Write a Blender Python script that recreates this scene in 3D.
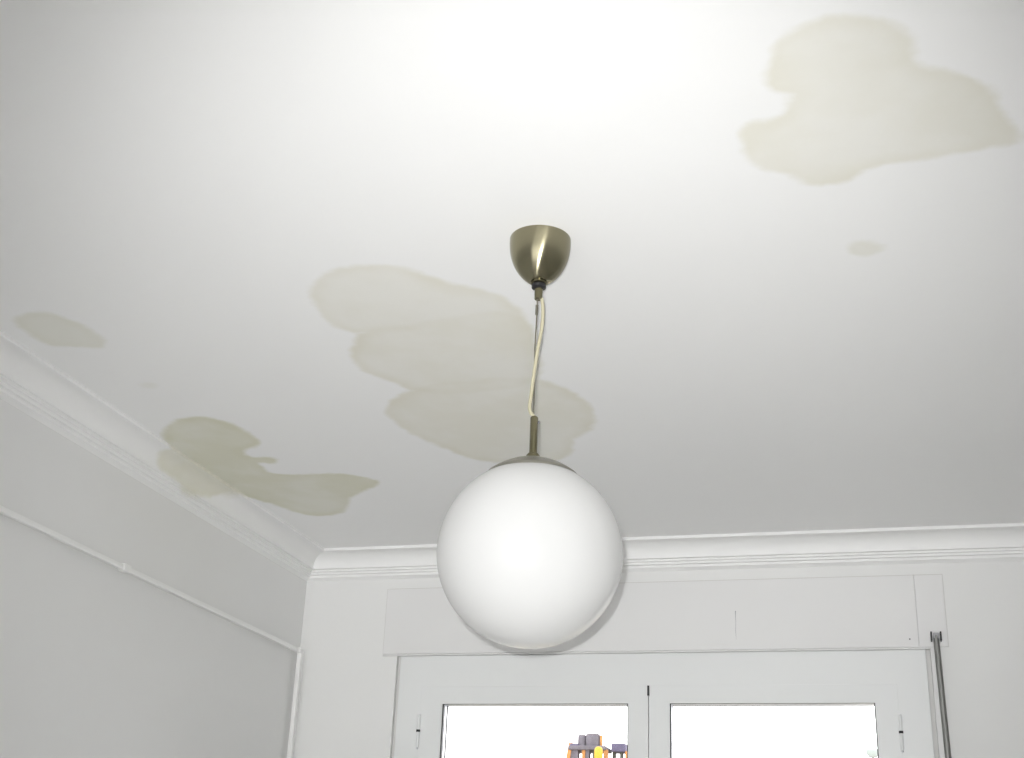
import bpy, bmesh, math, random
from mathutils import Vector, Matrix

random.seed(7)
for o in list(bpy.data.objects):
    bpy.data.objects.remove(o)
SC = bpy.context.scene
COL = SC.collection

# ------------------------------------------------------------------ camera
CAM_POS = Vector((0.0, 0.0, 1.55))
YAW, PITCH, ROLL = -0.28293, 0.39459, 0.04164
fwd = Vector((math.sin(YAW) * math.cos(PITCH), math.cos(YAW) * math.cos(PITCH), math.sin(PITCH)))
r0 = Vector((math.cos(YAW), -math.sin(YAW), 0))
u0 = r0.cross(fwd)
right = r0 * math.cos(ROLL) + u0 * math.sin(ROLL)
up = u0 * math.cos(ROLL) - r0 * math.sin(ROLL)
cam_rot = Matrix((right, up, -fwd)).transposed()
cam_data = bpy.data.cameras.new('camera')
cam_data.sensor_width = 36.0
cam_data.sensor_fit = 'HORIZONTAL'
cam_data.lens = 45.507
cam_data.clip_start = 0.05
cam_data.clip_end = 300
cam = bpy.data.objects.new('camera', cam_data)
cam.matrix_world = Matrix.Translation(CAM_POS) @ cam_rot.to_4x4()
COL.objects.link(cam)
SC.camera = cam

# ------------------------------------------------------------------ sky, flash, exposure
world = bpy.data.worlds.new('overcast_sky')
SC.world = world
world.use_nodes = True
bg = world.node_tree.nodes['Background']
bg.inputs['Color'].default_value = (0.993, 0.998, 1.0, 1)
bg.inputs['Strength'].default_value = 4.1

flash_data = bpy.data.lights.new('camera_flash', 'SPOT')       # the camera's own flash, beside and above the lens
flash_data.energy = 228
flash_data.color = (0.996, 0.998, 0.996)
flash_data.spot_size = math.radians(61)
flash_data.spot_blend = 1.0
flash_data.shadow_soft_size = 0.007
flash = bpy.data.objects.new('camera_flash', flash_data)
flash.matrix_world = Matrix.Translation(CAM_POS - right * 0.015 + up * 0.026) @ cam_rot.to_4x4() @ Matrix.Rotation(math.radians(-2.5), 4, 'Y') @ Matrix.Rotation(math.radians(-3.6), 4, 'X')
COL.objects.link(flash)

vs = SC.view_settings
vs.view_transform = 'Standard'
vs.look = 'None'
vs.exposure = 0.07
vs.gamma = 1.0
vs.use_curve_mapping = False
cy = SC.cycles
cy.use_denoising = True
cy.max_bounces = 14
cy.diffuse_bounces = 8
cy.transparent_max_bounces = 12
cy.sample_clamp_indirect = 8.0

# ------------------------------------------------------------------ room numbers
CEIL = 2.65
XL, XR = -1.823, 1.90          # left and right wall faces
YB, YF = 3.916, -1.60          # wall with the window, wall behind the camera
FR_L, FR_R, FR_TOP, FR_BOT = -1.470, 0.135, 2.311, 0.03       # window frame
GAP = 0.013                    # joint between frame and plaster

# ------------------------------------------------------------------ materials
def new_mat(name):
    m = bpy.data.materials.new(name)
    m.use_nodes = True
    nt = m.node_tree
    return m, nt, nt.nodes['Principled BSDF']

def paint(name, col, rough=0.55, bump=0.0, scale=30.0, mottled=0.0, mscale=2.0, spec=0.5):
    m, nt, b = new_mat(name)
    b.inputs['Roughness'].default_value = rough
    b.inputs['Specular IOR Level'].default_value = spec
    tc = nt.nodes.new('ShaderNodeTexCoord')
    b.inputs['Base Color'].default_value = (*col, 1)
    if mottled:
        n = nt.nodes.new('ShaderNodeTexNoise')
        n.inputs['Scale'].default_value = mscale
        n.inputs['Detail'].default_value = 4
        nt.links.new(tc.outputs['Object'], n.inputs['Vector'])
        r = nt.nodes.new('ShaderNodeMapRange')
        r.inputs['From Min'].default_value = 0.3
        r.inputs['From Max'].default_value = 0.7
        r.inputs['To Min'].default_value = 1 - mottled
        r.inputs['To Max'].default_value = 1 + mottled
        nt.links.new(n.outputs['Fac'], r.inputs['Value'])
        mx = nt.nodes.new('ShaderNodeVectorMath')
        mx.operation = 'SCALE'
        mx.inputs[0].default_value = col
        nt.links.new(r.outputs['Result'], mx.inputs['Scale'])
        nt.links.new(mx.outputs['Vector'], b.inputs['Base Color'])
    if bump:
        n2 = nt.nodes.new('ShaderNodeTexNoise')
        n2.inputs['Scale'].default_value = scale
        n2.inputs['Detail'].default_value = 5
        nt.links.new(tc.outputs['Object'], n2.inputs['Vector'])
        bp = nt.nodes.new('ShaderNodeBump')
        bp.inputs['Strength'].default_value = bump
        bp.inputs['Distance'].default_value = 0.01
        nt.links.new(n2.outputs['Fac'], bp.inputs['Height'])
        nt.links.new(bp.outputs['Normal'], b.inputs['Normal'])
    return m

def metal(name, col, rough, aniso=0.0):
    m, nt, b = new_mat(name)
    b.inputs['Base Color'].default_value = (*col, 1)
    b.inputs['Metallic'].default_value = 1
    b.inputs['Roughness'].default_value = rough
    if aniso:
        b.inputs['Anisotropic'].default_value = aniso
        b.inputs['Anisotropic Rotation'].default_value = 0.195
        t = nt.nodes.new('ShaderNodeTangent')
        t.direction_type = 'RADIAL'
        t.axis = 'Z'
        nt.links.new(t.outputs['Tangent'], b.inputs['Tangent'])
        tc = nt.nodes.new('ShaderNodeTexCoord')
        mp = nt.nodes.new('ShaderNodeMapping')
        mp.inputs['Scale'].default_value = (4, 4, 900)
        n = nt.nodes.new('ShaderNodeTexNoise')
        n.inputs['Scale'].default_value = 3
        nt.links.new(tc.outputs['Object'], mp.inputs['Vector'])
        nt.links.new(mp.outputs['Vector'], n.inputs['Vector'])
        r = nt.nodes.new('ShaderNodeMapRange')
        r.inputs['To Min'].default_value = rough * 0.85
        r.inputs['To Max'].default_value = rough * 1.15
        nt.links.new(n.outputs['Fac'], r.inputs['Value'])
        nt.links.new(r.outputs['Result'], b.inputs['Roughness'])
    return m

def stained_paint(name, col, stains, rough=0.6):
    """white paint plus water stains: each stain is (signed-distance attribute, tint, strength, ring strength)"""
    m, nt, b = new_mat(name)
    N, Lk = nt.nodes, nt.links
    b.inputs['Roughness'].default_value = rough
    b.inputs['Specular IOR Level'].default_value = 0.3
    tc = N.new('ShaderNodeTexCoord')
    def noise(scale, detail=4):
        n = N.new('ShaderNodeTexNoise')
        n.inputs['Scale'].default_value = scale
        n.inputs['Detail'].default_value = detail
        Lk.new(tc.outputs['Object'], n.inputs['Vector'])
        return n.outputs['Fac']
    def math_(op, a, b_=None, c=None):
        n = N.new('ShaderNodeMath')
        n.operation = op
        for i, v in enumerate((a, b_, c)):
            if v is None:
                continue
            if isinstance(v, (int, float)):
                n.inputs[i].default_value = v
            else:
                Lk.new(v, n.inputs[i])
        return n.outputs[0]
    def rng(v, a, b_, c, d, smooth=True):
        n = N.new('ShaderNodeMapRange')
        n.interpolation_type = 'SMOOTHSTEP' if smooth else 'LINEAR'
        Lk.new(v, n.inputs['Value'])
        for k, x in zip(('From Min', 'From Max', 'To Min', 'To Max'), (a, b_, c, d)):
            n.inputs[k].default_value = x
        return n.outputs['Result']
    wob = math_('MULTIPLY_ADD', noise(26, 3), 0.024, -0.012)
    blot = noise(7, 5)
    base = N.new('ShaderNodeRGB')
    base.outputs[0].default_value = (*col, 1)
    cur = base.outputs[0]
    for attr, tint, strength, ring in stains:
        a = N.new('ShaderNodeAttribute')
        a.attribute_name = attr
        d = math_('ADD', a.outputs['Fac'], wob)
        inside = rng(d, -0.010, 0.012, 0.0, 1.0)
        edge = math_('MULTIPLY', inside, rng(d, 0.004, 0.045, 1.0, 0.0))
        lvl = math_('MULTIPLY', inside, rng(blot, 0.3, 0.7, strength * 0.72, strength * 1.1))
        lvl = math_('MULTIPLY_ADD', edge, ring, lvl)
        mx = N.new('ShaderNodeMix')
        mx.data_type = 'RGBA'
        mx.blend_type = 'MULTIPLY'
        mx.clamp_factor = True
        Lk.new(lvl, mx.inputs['Factor'])
        Lk.new(cur, mx.inputs[6])
        mx.inputs[7].default_value = (*tint, 1)
        cur = mx.outputs[2]
    Lk.new(cur, b.inputs['Base Color'])
    bp = N.new('ShaderNodeBump')
    bp.inputs['Strength'].default_value = 0.10
    bp.inputs['Distance'].default_value = 0.01
    Lk.new(noise(14, 5), bp.inputs['Height'])
    Lk.new(bp.outputs['Normal'], b.inputs['Normal'])
    return m

BEIGE = (0.785, 0.757, 0.615)
OLIVE = (0.65, 0.63, 0.40)
CEIL_STAINS = [('stain_u', BEIGE, 0.46, 0.10), ('stain_b', BEIGE, 0.05, 0.08), ('stain_c', BEIGE, 0.08, 0.06),
               ('stain_d', BEIGE, 0.46, 0.10), ('stain_e', OLIVE, 0.26, 0.05), ('stain_f', OLIVE, 0.52, 0.08),
               ('stain_g', OLIVE, 0.20, 0.05), ('stain_h', OLIVE, 0.15, 0.0)]
WHITE = (0.835, 0.835, 0.832)
M_CEIL = stained_paint('ceiling_paint', WHITE, CEIL_STAINS)
M_CORNICE = stained_paint('cornice_paint', (0.81, 0.81, 0.805), [('stain_f', (0.80, 0.78, 0.62), 0.6, 0.1)])
M_WALL = paint('wall_paint', (0.738, 0.738, 0.731), 0.6, 0.12, 9, 0.012, 1.5, 0.3)
M_BOX = paint('shutter_box_paint', (0.715, 0.712, 0.71), 0.45, 0.10, 12, 0.01, 3)
M_PVC = paint('window_white', (0.738, 0.748, 0.748), 0.28)
M_CONDUIT = paint('conduit_white', (0.80, 0.80, 0.79), 0.4)
M_FLOOR = paint('floor_tile', (0.60, 0.59, 0.56), 0.45, 0.1, 25, 0.12, 4)
M_BLACK = paint('black_rubber', (0.012, 0.012, 0.014), 0.5)
M_DARK = paint('dark_gap', (0.03, 0.03, 0.035), 0.7)
M_SPACER = metal('aluminium_spacer', (0.62, 0.63, 0.66), 0.4)
M_ROD = metal('grey_aluminium', (0.28, 0.28, 0.27), 0.5)
M_CLIP = paint('dark_grey_plastic', (0.10, 0.10, 0.11), 0.5)
M_CLIPMID = paint('mid_grey_plastic', (0.36, 0.36, 0.38), 0.5)
M_STEEL = metal('brushed_nickel', (0.30, 0.275, 0.185), 0.25, 0.92)
M_TUBE = metal('polished_nickel', (0.17, 0.155, 0.095), 0.2, 0.9)
M_CAP = metal('satin_steel', (0.30, 0.29, 0.25), 0.4)
M_CORD = paint('cord_cream', (0.38, 0.355, 0.25), 0.3)
M_WIRE = metal('steel_wire', (0.22, 0.21, 0.17), 0.35)
m, nt, b = new_mat('opal_glass')                              # milky glass: part scatters back, part glows through
b.inputs['Base Color'].default_value = (0.66, 0.66, 0.655, 1)
b.inputs['Roughness'].default_value = 0.10
b.inputs['Specular IOR Level'].default_value = 0.4
tl = nt.nodes.new('ShaderNodeBsdfTranslucent')
tl.inputs['Color'].default_value = (0.90, 0.90, 0.90, 1)
ms = nt.nodes.new('ShaderNodeMixShader')
ms.inputs[0].default_value = 0.47
nt.links.new(b.outputs[0], ms.inputs[1])
nt.links.new(tl.outputs[0], ms.inputs[2])
nt.links.new(ms.outputs[0], nt.nodes['Material Output'].inputs['Surface'])
M_OPAL = m
m, nt, b = new_mat('window_glass')
nt.nodes.remove(b)
tr = nt.nodes.new('ShaderNodeBsdfTransparent')
gl = nt.nodes.new('ShaderNodeBsdfGlossy')
gl.inputs['Roughness'].default_value = 0.0
fr = nt.nodes.new('ShaderNodeFresnel')
fr.inputs['IOR'].default_value = 1.5
ms = nt.nodes.new('ShaderNodeMixShader')
nt.links.new(fr.outputs[0], ms.inputs[0])
nt.links.new(tr.outputs[0], ms.inputs[1])
nt.links.new(gl.outputs[0], ms.inputs[2])
nt.links.new(ms.outputs[0], nt.nodes['Material Output'].inputs['Surface'])
M_GLASS = m

# ------------------------------------------------------------------ helpers
def obj(name, bm, mat, parent=None, smooth=False, angle=40):
    me = bpy.data.meshes.new(name)
    bm.normal_update()
    if smooth:
        lim = math.radians(angle)
        for f in bm.faces:
            f.smooth = True
        for e in bm.edges:
            if len(e.link_faces) == 2 and e.calc_face_angle(0) > lim:
                e.smooth = False
    bm.to_mesh(me)
    bm.free()
    me.materials.append(mat)
    o = bpy.data.objects.new(name, me)
    COL.objects.link(o)
    if parent:
        o.parent = parent
        o.matrix_parent_inverse = Matrix.Translation(-parent.location)
    return o

def tag(o, label=None, cat=None, group=None, kind=None):
    if label: o['label'] = label
    if cat: o['category'] = cat
    if group: o['group'] = group
    if kind: o['kind'] = kind
    return o

def empty(name, loc):
    o = bpy.data.objects.new(name, None)
    o.location = loc
    o.empty_display_size = 0.1
    COL.objects.link(o)
    return o

def box(bm, x0, x1, y0, y1, z0, z1, bevel=0.0):
    b2 = bmesh.new()
    v = [b2.verts.new((x, y, z)) for x in (x0, x1) for y in (y0, y1) for z in (z0, z1)]
    for q in ((0, 1, 3, 2), (4, 6, 7, 5), (0, 4, 5, 1), (2, 3, 7, 6), (0, 2, 6, 4), (1, 5, 7, 3)):
        b2.faces.new([v[i] for i in q])
    bmesh.ops.recalc_face_normals(b2, faces=b2.faces)
    if bevel:
        bmesh.ops.bevel(b2, geom=b2.edges[:], offset=bevel, segments=2, affect='EDGES', profile=0.5)
    me = bpy.data.meshes.new('tmp')
    b2.to_mesh(me)
    b2.free()
    bm.from_mesh(me)
    bpy.data.meshes.remove(me)
    return bm

def nbox(*a, **k):
    return box(bmesh.new(), *a, **k)

def ring(x0, x1, z0, z1, wl, wr, wb, wt, y0, y1, ch=0.002):
    """rectangular frame in the xz plane, front face at y0 (towards the room), chamfered front edges"""
    bm = bmesh.new()
    O = [(x0, z0), (x1, z0), (x1, z1), (x0, z1)]
    I = [(x0 + wl, z0 + wb), (x1 - wr, z0 + wb), (x1 - wr, z1 - wt), (x0 + wl, z1 - wt)]
    so = [(1, 1), (-1, 1), (-1, -1), (1, -1)]
    def loop(P, y, s):
        return [bm.verts.new((p[0] + d[0] * s, y, p[1] + d[1] * s)) for p, d in zip(P, so)]
    loops = [loop(O, y1, 0), loop(O, y0 + ch, 0), loop(O, y0, ch), loop(I, y0, -ch), loop(I, y0 + ch, 0), loop(I, y1, 0)]
    for k in range(6):
        A, B = loops[k], loops[(k + 1) % 6]
        for i in range(4):
            j = (i + 1) % 4
            bm.faces.new((A[i], A[j], B[j], B[i]))
    bmesh.ops.recalc_face_normals(bm, faces=bm.faces)
    return bm

def lathe(profile, cx=0, cy_=0, cz=0, n=48, close=True):
    """profile: list of (radius, z)"""
    bm = bmesh.new()
    rows = []
    for r, z in profile:
        if r < 1e-6:
            rows.append([bm.verts.new((cx, cy_, cz + z))])
        else:
            rows.append([bm.verts.new((cx + r * math.cos(2 * math.pi * i / n), cy_ + r * math.sin(2 * math.pi * i / n), cz + z)) for i in range(n)])
    for A, B in zip(rows, rows[1:]):
        for i in range(n):
            j = (i + 1) % n
            a = (A[i], A[j]) if len(A) > 1 else (A[0],)
            c = (B[j], B[i]) if len(B) > 1 else (B[0],)
            f = a + c
            if len(f) >= 3:
                bm.faces.new(f)
    bmesh.ops.recalc_face_normals(bm, faces=bm.faces)
    return bm

def spline(P, sub=8):
    P = [Vector(p) for p in P]
    Q = [P[0] * 2 - P[1]] + P + [P[-1] * 2 - P[-2]]
    out = []
    for i in range(1, len(Q) - 2):
        for s in range(sub):
            t = s / sub
            a, b_, c, d = Q[i - 1], Q[i], Q[i + 1], Q[i + 2]
            out.append(0.5 * ((2 * b_) + (c - a) * t + (2 * a - 5 * b_ + 4 * c - d) * t * t + (3 * b_ - a - 3 * c + d) * t ** 3))
    out.append(P[-1])
    return out

def tube(pts, rad, n=12, bm=None):
    bm = bm or bmesh.new()
    pts = [Vector(p) for p in pts]
    rows = []
    ref = Vector((0.3, 0.9, 0.2))
    for i, p in enumerate(pts):
        t = (pts[min(i + 1, len(pts) - 1)] - pts[max(i - 1, 0)]).normalized()
        u = (ref - t * ref.dot(t)).normalized()
        v = t.cross(u)
        r = rad[i] if isinstance(rad, (list, tuple)) else rad
        rows.append([bm.verts.new(p + (u * math.cos(2 * math.pi * k / n) + v * math.sin(2 * math.pi * k / n)) * r) for k in range(n)])
    for A, B in zip(rows, rows[1:]):
        for k in range(n):
            bm.faces.new((A[k], A[(k + 1) % n], B[(k + 1) % n], B[k]))
    bm.faces.new(rows[0][::-1])
    bm.faces.new(rows[-1])
    bmesh.ops.recalc_face_normals(bm, faces=bm.faces)
    return bm

def sdf(poly, x, y):
    """signed distance, positive inside"""
    best, inside = 1e9, False
    n = len(poly)
    for i in range(n):
        ax, ay = poly[i]
        bx, by = poly[(i + 1) % n]
        ex, ey = bx - ax, by - ay
        wx, wy = x - ax, y - ay
        t = max(0.0, min(1.0, (wx * ex + wy * ey) / (ex * ex + ey * ey)))
        dx, dy = wx - ex * t, wy - ey * t
        best = min(best, dx * dx + dy * dy)
        if (ay > y) != (by > y) and x < ax + (y - ay) * ex / ey:
            inside = not inside
    d = math.sqrt(best)
    return d if inside else -d

def smooth_poly(P, sub=3):
    n = len(P)
    out = []
    for i in range(n):
        a, b_, c, d = (Vector(P[(i + k - 1) % n]) for k in range(4))
        for s in range(sub):
            t = s / sub
            q = 0.5 * ((2 * b_) + (c - a) * t + (2 * a - 5 * b_ + 4 * c - d) * t * t + (3 * b_ - a - 3 * c + d) * t ** 3)
            out.append((q.x, q.y))
    return out

# ------------------------------------------------------------------ ceiling with its water stains
STAIN = {
 'stain_a': [(-1.004, 2.038), (-0.96, 1.984), (-0.911, 1.962), (-0.859, 1.963), (-0.812, 1.976), (-0.771, 2.007), (-0.735, 2.055), (-0.687, 2.092), (-0.651, 2.128), (-0.627, 2.184), (-0.626, 2.246), (-0.672, 2.302), (-0.744, 2.305), (-0.823, 2.282), (-0.888, 2.262), (-0.939, 2.244), (-0.989, 2.251), (-1.019, 2.208), (-1.029, 2.162), (-1.025, 2.101)],
 'stain_b': [(-0.989, 2.251), (-1.009, 2.281), (-1.039, 2.328), (-1.052, 2.38), (-1.047, 2.446), (-1.012, 2.5), (-0.982, 2.559), (-0.911, 2.598), (-0.8, 2.597), (-0.691, 2.567), (-0.65, 2.461), (-0.634, 2.342), (-0.626, 2.246), (-0.671, 2.199), (-0.769, 2.203), (-0.874, 2.223), (-0.94, 2.227)],
 'stain_c': [(-0.982, 2.559), (-1.006, 2.572), (-1.047, 2.606), (-1.087, 2.674), (-1.093, 2.718), (-1.084, 2.812), (-1.058, 2.889), (-1.027, 2.957), (-0.996, 3.027), (-0.954, 3.068), (-0.887, 3.089), (-0.81, 3.101), (-0.751, 3.078), (-0.71, 3.02), (-0.686, 2.937), (-0.629, 2.875), (-0.603, 2.789), (-0.6, 2.704), (-0.627, 2.617), (-0.667, 2.561), (-0.713, 2.534), (-0.778, 2.522), (-0.842, 2.53), (-0.904, 2.529), (-0.948, 2.541)],
 'stain_d': [(-0.1, 1.559), (-0.09, 1.502), (-0.072, 1.458), (-0.047, 1.437), (-0.021, 1.427), (0.006, 1.422), (0.037, 1.431), (0.068, 1.447), (0.091, 1.471), (0.104, 1.497), (0.104, 1.528), (0.11, 1.555), (0.138, 1.57), (0.172, 1.592), (0.202, 1.624), (0.22, 1.658), (0.231, 1.701), (0.248, 1.737), (0.26, 1.764), (0.252, 1.786), (0.216, 1.789), (0.176, 1.795), (0.114, 1.805), (0.061, 1.804), (0.028, 1.822), (0.006, 1.844), (-0.033, 1.85), (-0.06, 1.836), (-0.085, 1.804), (-0.127, 1.774), (-0.146, 1.743), (-0.147, 1.697), (-0.149, 1.672), (-0.134, 1.651), (-0.105, 1.643), (-0.081, 1.634), (-0.074, 1.613), (-0.065, 1.592), (-0.084, 1.578)],
 'stain_e': [(-1.681, 2.057), (-1.64, 2.032), (-1.592, 2.022), (-1.565, 2.05), (-1.54, 2.097), (-1.532, 2.157), (-1.548, 2.201), (-1.576, 2.213), (-1.632, 2.196), (-1.678, 2.178), (-1.683, 2.115)],
 'stain_f': [(-1.66, 2.669), (-1.599, 2.635), (-1.555, 2.632), (-1.509, 2.666), (-1.488, 2.731), (-1.484, 2.789), (-1.49, 2.841), (-1.535, 2.87), (-1.561, 2.89), (-1.565, 2.933), (-1.514, 2.944), (-1.498, 2.969), (-1.527, 2.997), (-1.562, 2.985), (-1.567, 3.057), (-1.523, 3.087), (-1.422, 3.096), (-1.349, 3.114), (-1.309, 3.157), (-1.294, 3.194), (-1.373, 3.261), (-1.44, 3.326), (-1.483, 3.417), (-1.557, 3.475), (-1.638, 3.455), (-1.676, 3.369), (-1.715, 3.293), (-1.756, 3.223), (-1.781, 3.128), (-1.775, 2.958), (-1.761, 2.849), (-1.715, 2.736)],
 'stain_g': [(0.059, 2.079), (0.055, 2.092), (0.044, 2.101), (0.029, 2.103), (0.013, 2.097), (0.001, 2.085), (-0.005, 2.07), (-0.003, 2.056), (0.007, 2.046), (0.021, 2.042), (0.036, 2.046), (0.05, 2.056), (0.058, 2.07)],
 'stain_h': [(-1.557, 2.428), (-1.568, 2.438), (-1.582, 2.442), (-1.594, 2.437), (-1.597, 2.427), (-1.59, 2.416), (-1.577, 2.409), (-1.563, 2.409), (-1.555, 2.417)],
}
def axis_steps(a, b_, fine0, fine1, fine, coarse):
    xs = [a]
    while xs[-1] < b_ - 1e-6:
        s = fine if fine0 <= xs[-1] < fine1 else coarse
        xs.append(min(xs[-1] + s, b_))
    return xs
gx = axis_steps(XL, XR, XL, 0.4, 0.012, 0.1)
gy = axis_steps(YF, YB, 1.3, 3.6, 0.016, 0.1)
verts = [(x, y, CEIL) for y in gy for x in gx]
W_ = len(gx)
faces = [(j * W_ + i, (j + 1) * W_ + i, (j + 1) * W_ + i + 1, j * W_ + i + 1) for j in range(len(gy) - 1) for i in range(W_ - 1)]
me = bpy.data.meshes.new('ceiling')
me.from_pydata(verts, [], faces)
for nm, P in STAIN.items():
    P = smooth_poly(P, 2)
    x0, x1 = min(p[0] for p in P) - .06, max(p[0] for p in P) + .06
    y0, y1 = min(p[1] for p in P) - .06, max(p[1] for p in P) + .06
    vals = [sdf(P, x, y) if x0 < x < x1 and y0 < y < y1 else -0.2 for x, y, z in verts]
    at = me.attributes.new(nm, 'FLOAT', 'POINT')
    at.data.foreach_set('value', vals)
    if nm in ('stain_a', 'stain_b', 'stain_c'):
        union = vals if nm == 'stain_a' else [max(p, q) for p, q in zip(union, vals)]
at = me.attributes.new('stain_u', 'FLOAT', 'POINT')
at.data.foreach_set('value', union)
me.materials.append(M_CEIL)
ceiling = bpy.data.objects.new('ceiling', me)
COL.objects.link(ceiling)
tag(ceiling, 'white painted ceiling with beige and olive water stains', kind='structure')

# ------------------------------------------------------------------ walls and floor
def struct(name, bm, mat, label=None):
    return tag(obj(name, bm, mat), label, kind='structure')

T = 0.25
struct('floor', nbox(XL - T, XR + T, YF - T, YB + T, -0.12, 0.0), M_FLOOR, 'pale plain floor of the room')
struct('wall_left', nbox(XL - T, XL, YF - T, YB, 0, CEIL + .15), M_WALL, 'plain white wall on the left with conduit')
struct('wall_right', nbox(XR, XR + T, YF - T, YB, 0, CEIL + .15), M_WALL, 'plain white wall on the right')
OX0, OX1, OZ1 = FR_L - GAP, FR_R + GAP, FR_TOP + 0.002
bm = bmesh.new()
def plate(bm, xs, zs, skip, ya=YB, yb=YB + T):
    """thick wall made from cells, the skipped cell is the opening"""
    g = {}
    for s, y in enumerate((ya, yb)):
        for i, x in enumerate(xs):
            for k, z in enumerate(zs):
                g[s, i, k] = bm.verts.new((x, y, z))
    for i in range(len(xs) - 1):
        for k in range(len(zs) - 1):
            if (i, k) in skip:
                continue
            bm.faces.new((g[0, i, k], g[0, i + 1, k], g[0, i + 1, k + 1], g[0, i, k + 1]))
            bm.faces.new((g[1, i, k], g[1, i, k + 1], g[1, i + 1, k + 1], g[1, i + 1, k]))
    for (i, k) in skip:
        for a, c in (((i, k), (i, k + 1)), ((i, k + 1), (i + 1, k + 1)), ((i + 1, k + 1), (i + 1, k)), ((i + 1, k), (i, k))):
            bm.faces.new((g[0, a[0], a[1]], g[1, a[0], a[1]], g[1, c[0], c[1]], g[0, c[0], c[1]]))
    bmesh.ops.recalc_face_normals(bm, faces=bm.faces)
plate(bm, [XL - T, OX0, OX1, XR + T], [0, 0.02, OZ1, CEIL + .15], [(1, 1)])
struct('wall_back', bm, M_WALL, 'white wall with the balcony window')
F2L, F2R, F2T = -1.75, 0.80, 2.35                              # unseen window added behind the viewer to let in fill daylight
bm = bmesh.new()
plate(bm, [XL, F2L, F2R, XR], [0, 0.02, F2T, CEIL + .15], [(1, 1)], YF - T, YF)
struct('wall_front', bm, M_WALL, 'plain white wall behind the viewer with a wide window added for fill light')

# ------------------------------------------------------------------ cornice
PROFILE = [(0.0915, 0.0), (0.0915, -0.0085), (0.0905, -0.0095), (0.084, -0.0100)]
for i in range(1, 10):
    a = math.pi / 2 * i / 9
    PROFILE.append((0.084 - 0.050 * math.sin(a), -0.010 - 0.038 * (1 - math.cos(a))))
PROFILE += [(0.037, -0.048), (0.037, -0.0545), (0.029, -0.056), (0.029, -0.062), (0.0235, -0.0635), (0.0225, -0.070),
            (0.015, -0.0715), (0.0145, -0.079), (0.008, -0.0815), (0.003, -0.085), (0.0, -0.087)]
def cornice(name, axis, wall, s, a0, a1, sa, sb, label, stain=None):
    """axis: direction it runs along; wall: coordinate of the wall; s: +1/-1 into the room; mitred at both ends"""
    bm = bmesh.new()
    ts = [0, 1]
    if stain:
        ts = [i / 260 for i in range(261)]
    rows = []
    for t in ts:
        row = []
        for n, dz in PROFILE:
            p = (a0 + sa * n) * (1 - t) + (a1 + sb * n) * t
            c = wall + s * n
            row.append(bm.verts.new((c, p, CEIL + dz) if axis == 'y' else (p, c, CEIL + dz)))
        rows.append(row)
    for A, B in zip(rows, rows[1:]):
        for i in range(len(A) - 1):
            bm.faces.new((A[i], A[i + 1], B[i + 1], B[i]))
    bmesh.ops.recalc_face_normals(bm, faces=bm.faces)
    o = tag(obj(name, bm, M_CORNICE, smooth=True, angle=25), label, kind='structure')
    at = o.data.attributes.new('stain_f', 'FLOAT', 'POINT')
    if stain:
        P = smooth_poly(stain, 2)
        at.data.foreach_set('value', [max(-0.2, sdf(P, v.co.y, v.co.z)) for v in o.data.vertices])
    else:
        at.data.foreach_set('value', [-0.2] * len(o.data.vertices))
    return o
DRIP = [(2.79, 2.70), (2.81, 2.645), (2.83, 2.622), (2.88, 2.607), (2.95, 2.603), (3.02, 2.588), (3.07, 2.597), (3.13, 2.612), (3.18, 2.632), (3.24, 2.648), (3.26, 2.70)]
cornice('trim_1', 'x', YB, -1, XL, XR, 1, -1, 'white moulded cornice above the window')
cornice('trim_2', 'y', XL, 1, YF, YB, 1, -1, 'white moulded cornice along the left wall with olive stain', DRIP)
cornice('trim_3', 'y', XR, -1, YF, YB, 1, -1, 'white moulded cornice along the right wall')
cornice('trim_4', 'x', YF, 1, XL, XR, 1, -1, 'white moulded cornice behind the viewer')

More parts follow.
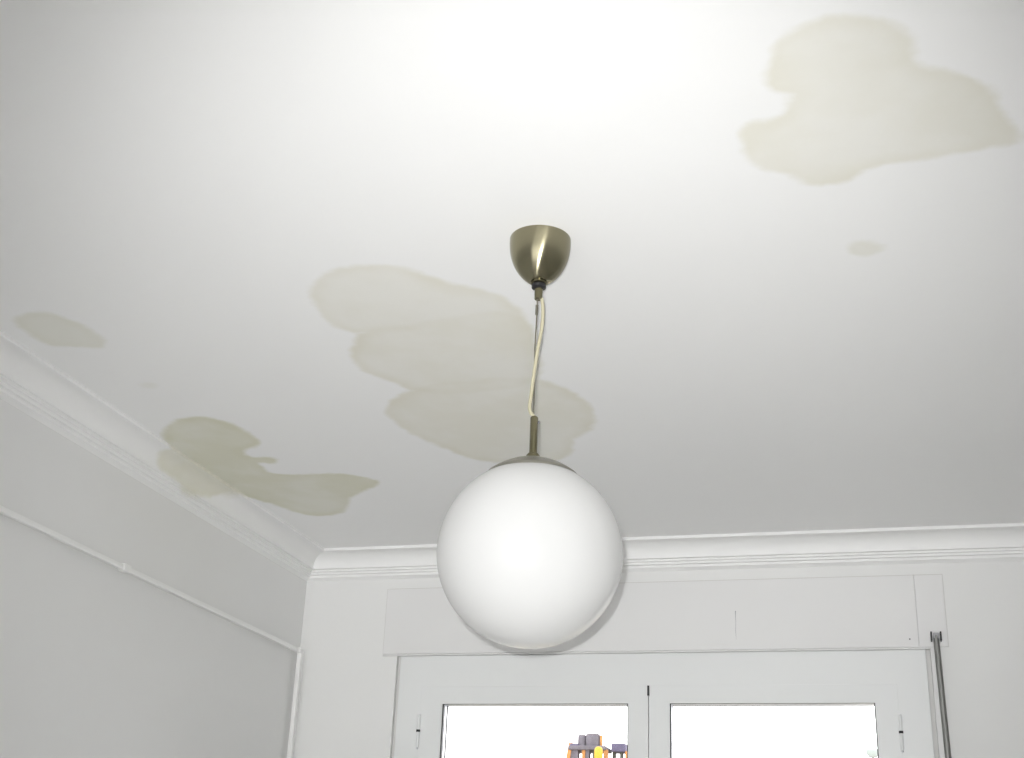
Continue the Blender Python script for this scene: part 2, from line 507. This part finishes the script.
# ------------------------------------------------------------------ window
win = empty('window_1', ((FR_L + FR_R) / 2, YB, 0.02))
tag(win, 'white two-leaf balcony window with black gaskets', kind='structure')
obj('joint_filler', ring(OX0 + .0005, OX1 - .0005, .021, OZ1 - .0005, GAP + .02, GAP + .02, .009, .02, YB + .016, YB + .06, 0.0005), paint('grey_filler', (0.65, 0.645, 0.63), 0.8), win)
obj('frame', ring(FR_L, FR_R, FR_BOT, FR_TOP, .072 + .012, .076 + .012, .06, .092 + .012, YB + .001, YB + .065, .0015), M_PVC, win)
SZ1, SZ0, GZ1, GZ0 = 2.213, 0.085, 2.1605, 0.17
MEET = -0.671
for (x0, x1, g0, g1, hx) in ((-1.393, MEET - .0013, -1.3209, -0.733, -1.3945), (MEET + .0013, 0.0485, -0.607, -0.0154, 0.050)):
    s = obj('sash', ring(x0, x1, SZ0, SZ1, g0 - x0, x1 - g1, GZ0 - SZ0, SZ1 - GZ1, YB + .0002, YB + .060, .0006), M_PVC, win)
    for nm, w, ya, yb, mt in (('gasket', .004, YB + .004, YB + .012, M_BLACK), ('glazing_spacer', .003, YB + .024, YB + .040, M_SPACER), ('outer_gasket', .0035, YB + .044, YB + .054, M_BLACK)):
        g = obj(nm, ring(g0 - .001, g1 + .001, GZ0 - .001, GZ1 + .001, w, w, .0014, .0014, ya, yb, .0004), mt, s)
    p = obj('glass_pane', nbox(g0 - .004, g1 + .004, YB + .0175, YB + .0235, GZ0 - .004, GZ1 + .004), M_GLASS, s)
    for hz in (2.078, 1.15, 0.25):
        h = obj('hinge', lathe([(0, -.050), (.004, -.050), (.0052, -.047), (.0052, -.003), (.0052, .003), (.0052, .047), (.004, .050), (0, .050)], hx, YB - .002, hz, 16), M_PVC, win, True)
        c = obj('hinge_washer', lathe([(0, -.0035), (.0062, -.0035), (.0062, .0035), (0, .0035)], hx, YB - .002, hz, 16), M_BLACK, h, True)
        c = obj('hinge_cap', lathe([(0, -.003), (.004, -.003), (.003, .002), (0, .002)], hx, YB - .002, hz - .052, 12), M_SPACER, h, True)
obj('meeting_notch', nbox(MEET - .003, MEET + .003, YB - .0045, YB + .004, 2.183, 2.2125), M_BLACK, win)
h = obj('window_handle', nbox(MEET + .016, MEET + .044, YB - .013, YB - .003, 1.00, 1.13, bevel=.003), M_PVC, win)
c = obj('lever', tube(spline([(MEET + .03, YB - .012, 1.09), (MEET + .03, YB - .045, 1.09), (MEET + .03, YB - .055, 1.07), (MEET + .03, YB - .055, .97)]), .008), M_PVC, h, True)

fill_win = empty('added_fill_window', ((F2L + F2R) / 2, YF, 0.02))
tag(fill_win, 'wide white three-leaf window added behind the viewer for fill light', kind='structure')
obj('frame', ring(F2L, F2R, .02, F2T, .06, .06, .06, .06, YF - .10, YF - .04, .003), M_PVC, fill_win)
for k in range(3):
    w3 = (F2R - F2L - .11) / 3
    a = F2L + .055 + k * w3
    s = obj('sash', ring(a + .001, a + w3 - .001, .07, F2T - .05, .06, .06, .07, .06, YF - .095, YF - .035, .003), M_PVC, fill_win)
    obj('glass_pane', nbox(a + .057, a + w3 - .057, YF - .068, YF - .062, .137, F2T - .107), M_GLASS, s)

# ------------------------------------------------------------------ roller shutter box above the window
BX0, BX1, BZ0, BZ1 = -1.530, 0.198, 2.3165, 2.5275
sb = empty('shutter_box', ((BX0 + BX1) / 2, YB, BZ0))
tag(sb, 'flat white roller shutter casing above the window under the cornice', 'shutter box')
SEAM = -0.4045
bm = bmesh.new()
y0 = YB - .007
# front cover: one board with a routed hairline crack in its lower half
obj('cover_panel', nbox(BX0, .1180, y0, YB - .0004, BZ0, BZ1, bevel=.0012), M_BOX, sb)
obj('end_panel', nbox(.1184, BX1, y0 + .0005, YB - .0004, BZ0, BZ1, bevel=.0012), M_BOX, sb)
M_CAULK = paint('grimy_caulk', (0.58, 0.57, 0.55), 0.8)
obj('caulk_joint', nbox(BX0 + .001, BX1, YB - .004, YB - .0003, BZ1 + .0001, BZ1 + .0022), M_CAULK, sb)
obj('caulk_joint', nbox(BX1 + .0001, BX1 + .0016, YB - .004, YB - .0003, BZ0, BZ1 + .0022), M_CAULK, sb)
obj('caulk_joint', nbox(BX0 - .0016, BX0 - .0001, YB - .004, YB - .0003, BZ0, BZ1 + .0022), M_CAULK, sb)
obj('bottom_ledge', nbox(BX0, BX1 - .06, YB - .0085, YB - .0005, BZ0 - .006, BZ0 - .001, bevel=.0012), M_BOX, sb)
bm = tube([(SEAM + .0005, y0 + .0002, 2.346), (SEAM - .0006, y0 + .0002, 2.37), (SEAM + .0006, y0 + .0002, 2.40), (SEAM, y0 + .0002, 2.418), (SEAM + .0006, y0 + .0002, 2.4325)], [.0003, .0007, .0006, .0010, .0016], 6)
tag(obj('crack', bm, M_CLIPMID, sb), 'thin grey crack in the cover panel')
obj('screw', lathe([(0, 0), (.0022, .0), (.0022, .003), (0, .003)], 0, 0, 0, 10), M_CLIP, sb).data.transform(Matrix.Translation((0.0935, y0 + .0008, 2.3395)) @ Matrix.Rotation(math.pi / 2, 4, 'X'))

# ------------------------------------------------------------------ crank rod of the shutter
cr = empty('crank_rod', (0.165, YB - .03, 1.05))
tag(cr, 'grey metal shutter crank rod hanging beside the window', 'crank rod')
def rpt(z):
    t = (2.352 - z) / 0.34
    return Vector((0.1655 + .004 * t, YB - .022 - .010 * t, z))
obj('rod', tube([rpt(2.345), rpt(2.0), rpt(1.6), rpt(1.2)], .0085, 16), M_ROD, cr, True)
br = obj('bracket', nbox(.1505, .1815, YB - .010, YB - .0070, 2.325, 2.360, bevel=.001), M_BOX, cr)
for x in (.1515, .1775):
    c = obj('clip_jaw', nbox(x - .0008, x + .0038, YB - .032, YB - .008, 2.330, 2.356, bevel=.001), M_BLACK, br)
c = obj('clip_hook', nbox(.158, .174, YB - .030, YB - .020, 2.336, 2.353, bevel=.002), M_CLIPMID, br)
e = rpt(1.2)
obj('crank_handle', tube(spline([e, e + Vector((0, 0, -.03)), e + Vector((.04, -.03, -.07)), e + Vector((.05, -.04, -.10)), e + Vector((.05, -.04, -.20))]), .009, 12), M_ROD, cr, True)

# ------------------------------------------------------------------ cable conduit on the left wall
CZ = 2.324
cd = empty('cable_conduit', (XL, 2.8, CZ))
tag(cd, 'thin white cable conduit running along the left wall and down the corner', 'conduit')
def bar_y(ya, yb, z, h=.014, d=.013, off=.009):
    return nbox(XL + off, XL + off + d, ya, yb, z - h / 2, z + h / 2, bevel=.003)
obj('conduit_run', bar_y(YF + .3, 2.806, CZ), M_CONDUIT, cd)
obj('conduit_run', bar_y(2.812, 3.862, CZ), M_CONDUIT, cd)
obj('coupling', nbox(XL + .0065, XL + .0255, 2.790, 2.822, CZ - .0095, CZ + .0095, bevel=.002), M_CONDUIT, cd)
obj('conduit_elbow', nbox(XL + .009, XL + .0285, 3.856, 3.8885, CZ - .0085, CZ + .0085, bevel=.004), M_CONDUIT, cd)
obj('conduit_drop', nbox(XL + .014, XL + .028, 3.866, 3.888, 0.3, CZ - .006, bevel=.003), M_CONDUIT, cd)
for y in (1.4, 2.3, 3.4):
    obj('clip', nbox(XL + .0002, XL + .0105, y - .005, y + .005, CZ - .004, CZ + .006, bevel=.001), M_CONDUIT, cd)

# ------------------------------------------------------------------ pendant lamp
LX, LY = -0.5205, 1.9320
GR, GZ = 0.1474, 2.0842
lamp = empty('pendant_lamp', (LX, LY, CEIL))
tag(lamp, 'white opal glass globe pendant lamp with brushed nickel ceiling cup', 'lamp')
R0 = 0.0536
prof = [(0, 0), (R0 - .002, 0), (R0 - .0005, -.0005), (R0, -.002), (R0, -.006)]
Hc = 0.090
for i in range(1, 25):
    t = i / 24
    r = R0 * (1 - t ** 2.25) ** 0.62
    if r < .0125:
        break
    prof.append((r, -.006 - (Hc - .006) * t))
zend = prof[-1][1]
prof += [(.012, zend - .001), (0, zend - .001)]
can = obj('ceiling_cup', lathe(prof, LX, LY, CEIL, 72), M_STEEL, lamp, True, 50)
can.data.transform(Matrix.Translation((-LX, -LY, -CEIL)))
can.matrix_parent_inverse = Matrix.Identity(4)
zb = CEIL + zend
obj('collar', lathe([(0, .004), (.0135, .004), (.0145, .001), (.0145, -.004), (.011, -.006), (0, -.006)], LX, LY, zb, 24), M_TUBE, lamp, True)
obj('rubber_ring', lathe([(0, 0), (.0120, 0), (.0125, -.002), (.0125, -.006), (.009, -.008), (0, -.008)], LX, LY, zb - .006, 20), M_BLACK, lamp, True)
obj('cord_grip', lathe([(0, 0), (.0072, 0), (.0068, -.020), (0, -.020)], LX, LY, zb - .0135, 20), M_TUBE, lamp, True)
side = right.copy(); side.z = 0; side.normalize()           # across the view, in the plane of the cord
def cp(s, z):
    return Vector((LX, LY, 0)) + side * s + Vector((0, 0, z))
zt = 2.317                                                  # top of the stem
cord = spline([cp(.000, zb - .026), cp(.006, zb - .034), cp(.0085, 2.512), cp(.0075, 2.480), cp(.002, 2.440), cp(-.003, 2.395),
               cp(-.0065, 2.355), cp(-.0085, 2.335), cp(-.006, 2.324), cp(.000, 2.316), cp(.001, 2.306)], 8)
obj('cord', tube(cord, .0031, 12), M_CORD, lamp, True, 80)
obj('suspension_wire', tube([cp(-.002, zb - .02), cp(-.0015, 2.515), cp(-.003, 2.44), cp(-.001, 2.32), cp(0, 2.31)], .0012, 8), M_WIRE, lamp, True)
obj('wire_crimp', tube([cp(-.002, 2.522), cp(-.0022, 2.504)], .0026, 10), M_WIRE, lamp, True)
obj('stem', lathe([(0, 0), (.0050, 0), (.0066, -.002), (.0066, -.077), (0, -.077)], LX, LY, zt, 24), M_TUBE, lamp, True)
obj('set_screw', tube([cp(.0062, 2.3075), cp(.0090, 2.3075)], .0022, 10), M_CLIP, lamp, True)
# metal gallery: shallow dome seated on the glass
th = math.radians(29)
rr, rz = GR * math.sin(th) + .0022, GZ + GR * math.cos(th)
top = GZ + GR + .0108
prof = [(0, top)]
for i in range(1, 13):
    t = i / 12
    prof.append((rr * t, top - (top - rz - .002) * (t ** 2.1)))
prof += [(rr + .0006, rz - .001), (rr - .0015, rz - .001), (0, rz + .004)]
obj('gallery', lathe(prof, LX, LY, 0, 64), M_CAP, lamp, True, 50)
obj('stem_flange', lathe([(0, .010), (.0085, .010), (.0115, .006), (.0115, .001), (.013, -.001), (.013, -.004), (0, -.004)], LX, LY, top, 24), M_TUBE, lamp, True)
prof = []
for i in range(0, 65):
    a = math.pi * i / 64
    a2 = th * 0.8 + (math.pi - th * 0.8) * i / 64
    prof.append((GR * math.sin(a2) if i < 64 else 0, GR * math.cos(a2)))
obj('globe_shade', lathe(prof, LX, LY, GZ, 96), M_OPAL, lamp, True, 60)

# ------------------------------------------------------------------ outside: roof and chimneys across the street
M_RENDER = paint('grey_render', (0.10, 0.09, 0.105), 0.9, 0.3, 8, 0.25, 4)
M_RENDER2 = paint('violet_grey_slate', (0.085, 0.075, 0.125), 0.9, 0.2, 8, 0.2, 5)
M_TERRA = paint('terracotta', (0.34, 0.15, 0.04), 0.8, 0.2, 8, 0.2, 6)
M_YELLOW = paint('yellow_paint', (0.36, 0.235, 0.0), 0.5)
M_DKGREEN = paint('dark_brick', (0.05, 0.05, 0.04), 0.9, 0.2, 8, 0.2, 6)
M_PALE = paint('pale_metal', (0.27, 0.31, 0.30), 0.6)
M_HOUSE = paint('house_render', (0.45, 0.40, 0.33), 0.9, 0.2, 3, 0.1, 1)
M_STREET = paint('street_grey', (0.25, 0.25, 0.25), 0.9, 0.1, 1, 0.1, .3)
tag(obj('street', nbox(-60, 60, 5, 90, -9.3, -9.0), M_STREET), 'grey street below the window', kind='structure')
YC = 30.0
hb = empty('neighbour_building', (-5, YC + 3, -9))
tag(hb, 'pale flat-roofed building across the street carrying the chimneys', 'building')
obj('walls', nbox(-14, 3.5, YC - 2.5, YC + 8, -9, 4.05), M_HOUSE, hb)
obj('roof_coping', nbox(-14.15, 3.65, YC - 2.65, YC + 8.15, 3.86, 4.04, bevel=.03), M_RENDER, hb)
for fl in range(4):
    for k in range(6):
        x = -12.8 + k * 2.7
        w_ = obj('facade_window', ring(x, x + 1.2, -7.6 + fl * 3, -6.0 + fl * 3, .08, .08, .08, .08, YC - 2.56, YC - 2.45, .01), M_PALE, hb)
        c = obj('pane', nbox(x + .07, x + 1.13, YC - 2.52, YC - 2.501, -7.53 + fl * 3, -6.07 + fl * 3), M_DKGREEN, w_)
ch = empty('chimney', (-6.5, YC + .3, 4.1))
tag(ch, 'wide grey chimney with two round pots on the far roof', 'chimney', 'chimneys on the far roof')
obj('base', nbox(-6.98, -6.05, YC, YC + .7, 4.062, 4.86, bevel=.02), M_TERRA, ch)
for x0, x1, mt in ((-6.93, -6.73, M_RENDER), (-6.635, -6.56, M_TERRA), (-6.55, -6.47, M_RENDER), (-6.385, -6.25, M_DKGREEN), (-6.13, -6.06, M_TERRA)):
    obj('pillar', nbox(x0, x1, YC + .02, YC + .22, 4.84, 5.16), mt, ch)
bm = nbox(-7.02, -6.93, YC, YC + .25, 4.84, 5.30)
for v in bm.verts:
    if v.co.z > 5:
        v.co.x += .07
obj('corner_post', bm, M_TERRA, ch)
obj('cap_slab', nbox(-6.95, -6.07, YC - .05, YC + .72, 5.14, 5.235, bevel=.02), M_RENDER, ch)
obj('raised_edge', nbox(-6.92, -6.72, YC - .02, YC + .6, 5.23, 5.285, bevel=.015), M_RENDER2, ch)
for x, r, zt2 in ((-6.69, .095, 5.50), (-6.43, .165, 5.525)):
    obj('chimney_pot', lathe([(0, 0), (r, 0), (r * 1.02, .12), (r, zt2 - 5.23 - .03), (r * .93, zt2 - 5.23), (r * .7, zt2 - 5.23 + .01), (0, zt2 - 5.23 + .012)], x, YC + .25, 5.23, 20), M_RENDER, ch, True)
obj('flue_pipe', lathe([(0, 0), (.032, 0), (.032, .26), (0, .26)], -6.225, YC + .2, 5.23, 12), M_TERRA, ch, True)
c2 = empty('chimney', (-5.85, YC + .3, 4.1))
tag(c2, 'narrow chimney with a violet grey slate cap right of the wide one', 'chimney', 'chimneys on the far roof')
obj('base', nbox(-5.99, -5.64, YC + .3, YC + .7, 4.062, 4.9, bevel=.02), M_TERRA, c2)
for x0, x1, mt in ((-5.985, -5.93, M_DKGREEN), (-5.81, -5.76, M_DKGREEN), (-5.69, -5.645, M_TERRA)):
    obj('pillar', nbox(x0, x1, YC + .32, YC + .5, 4.88, 5.16), mt, c2)
obj('cap_slab', nbox(-6.01, -5.68, YC + .28, YC + .72, 5.14, 5.33, bevel=.02), M_RENDER2, c2)
vp = empty('roof_vent', (-6.18, YC - .3, 4.1))
tag(vp, 'bright yellow round-topped vent in front of the chimneys', 'vent')
obj('vent_pipe', lathe([(0, 0), (.05, 0), (.05, .85), (0, .85)], -6.18, YC - .3, 4.1, 16), M_DKGREEN, vp, True)
obj('vent_hood', lathe([(0, .78), (.09, .78), (.098, .84), (.098, .98), (.085, 1.04), (.05, 1.075), (0, 1.085)], -6.18, YC - .3, 4.1, 20), M_YELLOW, vp, True)
an = empty('roof_antenna', (-0.25, YC + 1, 4.1))
tag(an, 'pale roof antenna faint in the glare of the right pane', 'antenna')
obj('mast', tube([(-.25, YC + 1, 4.1), (-.25, YC + 1, 5.36)], .03, 8), M_PALE, an, True)
obj('receiver', lathe([(0, -.10), (.08, -.10), (.14, -.02), (.14, .06), (.06, .11), (0, .11)], -.25, YC + 1, 5.28, 14), M_PALE, an, True)
obj('cross_arm', tube([(-.62, YC + 1, 5.05), (-.1, YC + 1, 5.16)], .018, 8), M_PALE, an, True)
for o in (ch, c2, vp):
    o.location += Vector((-.05, 0, .04))
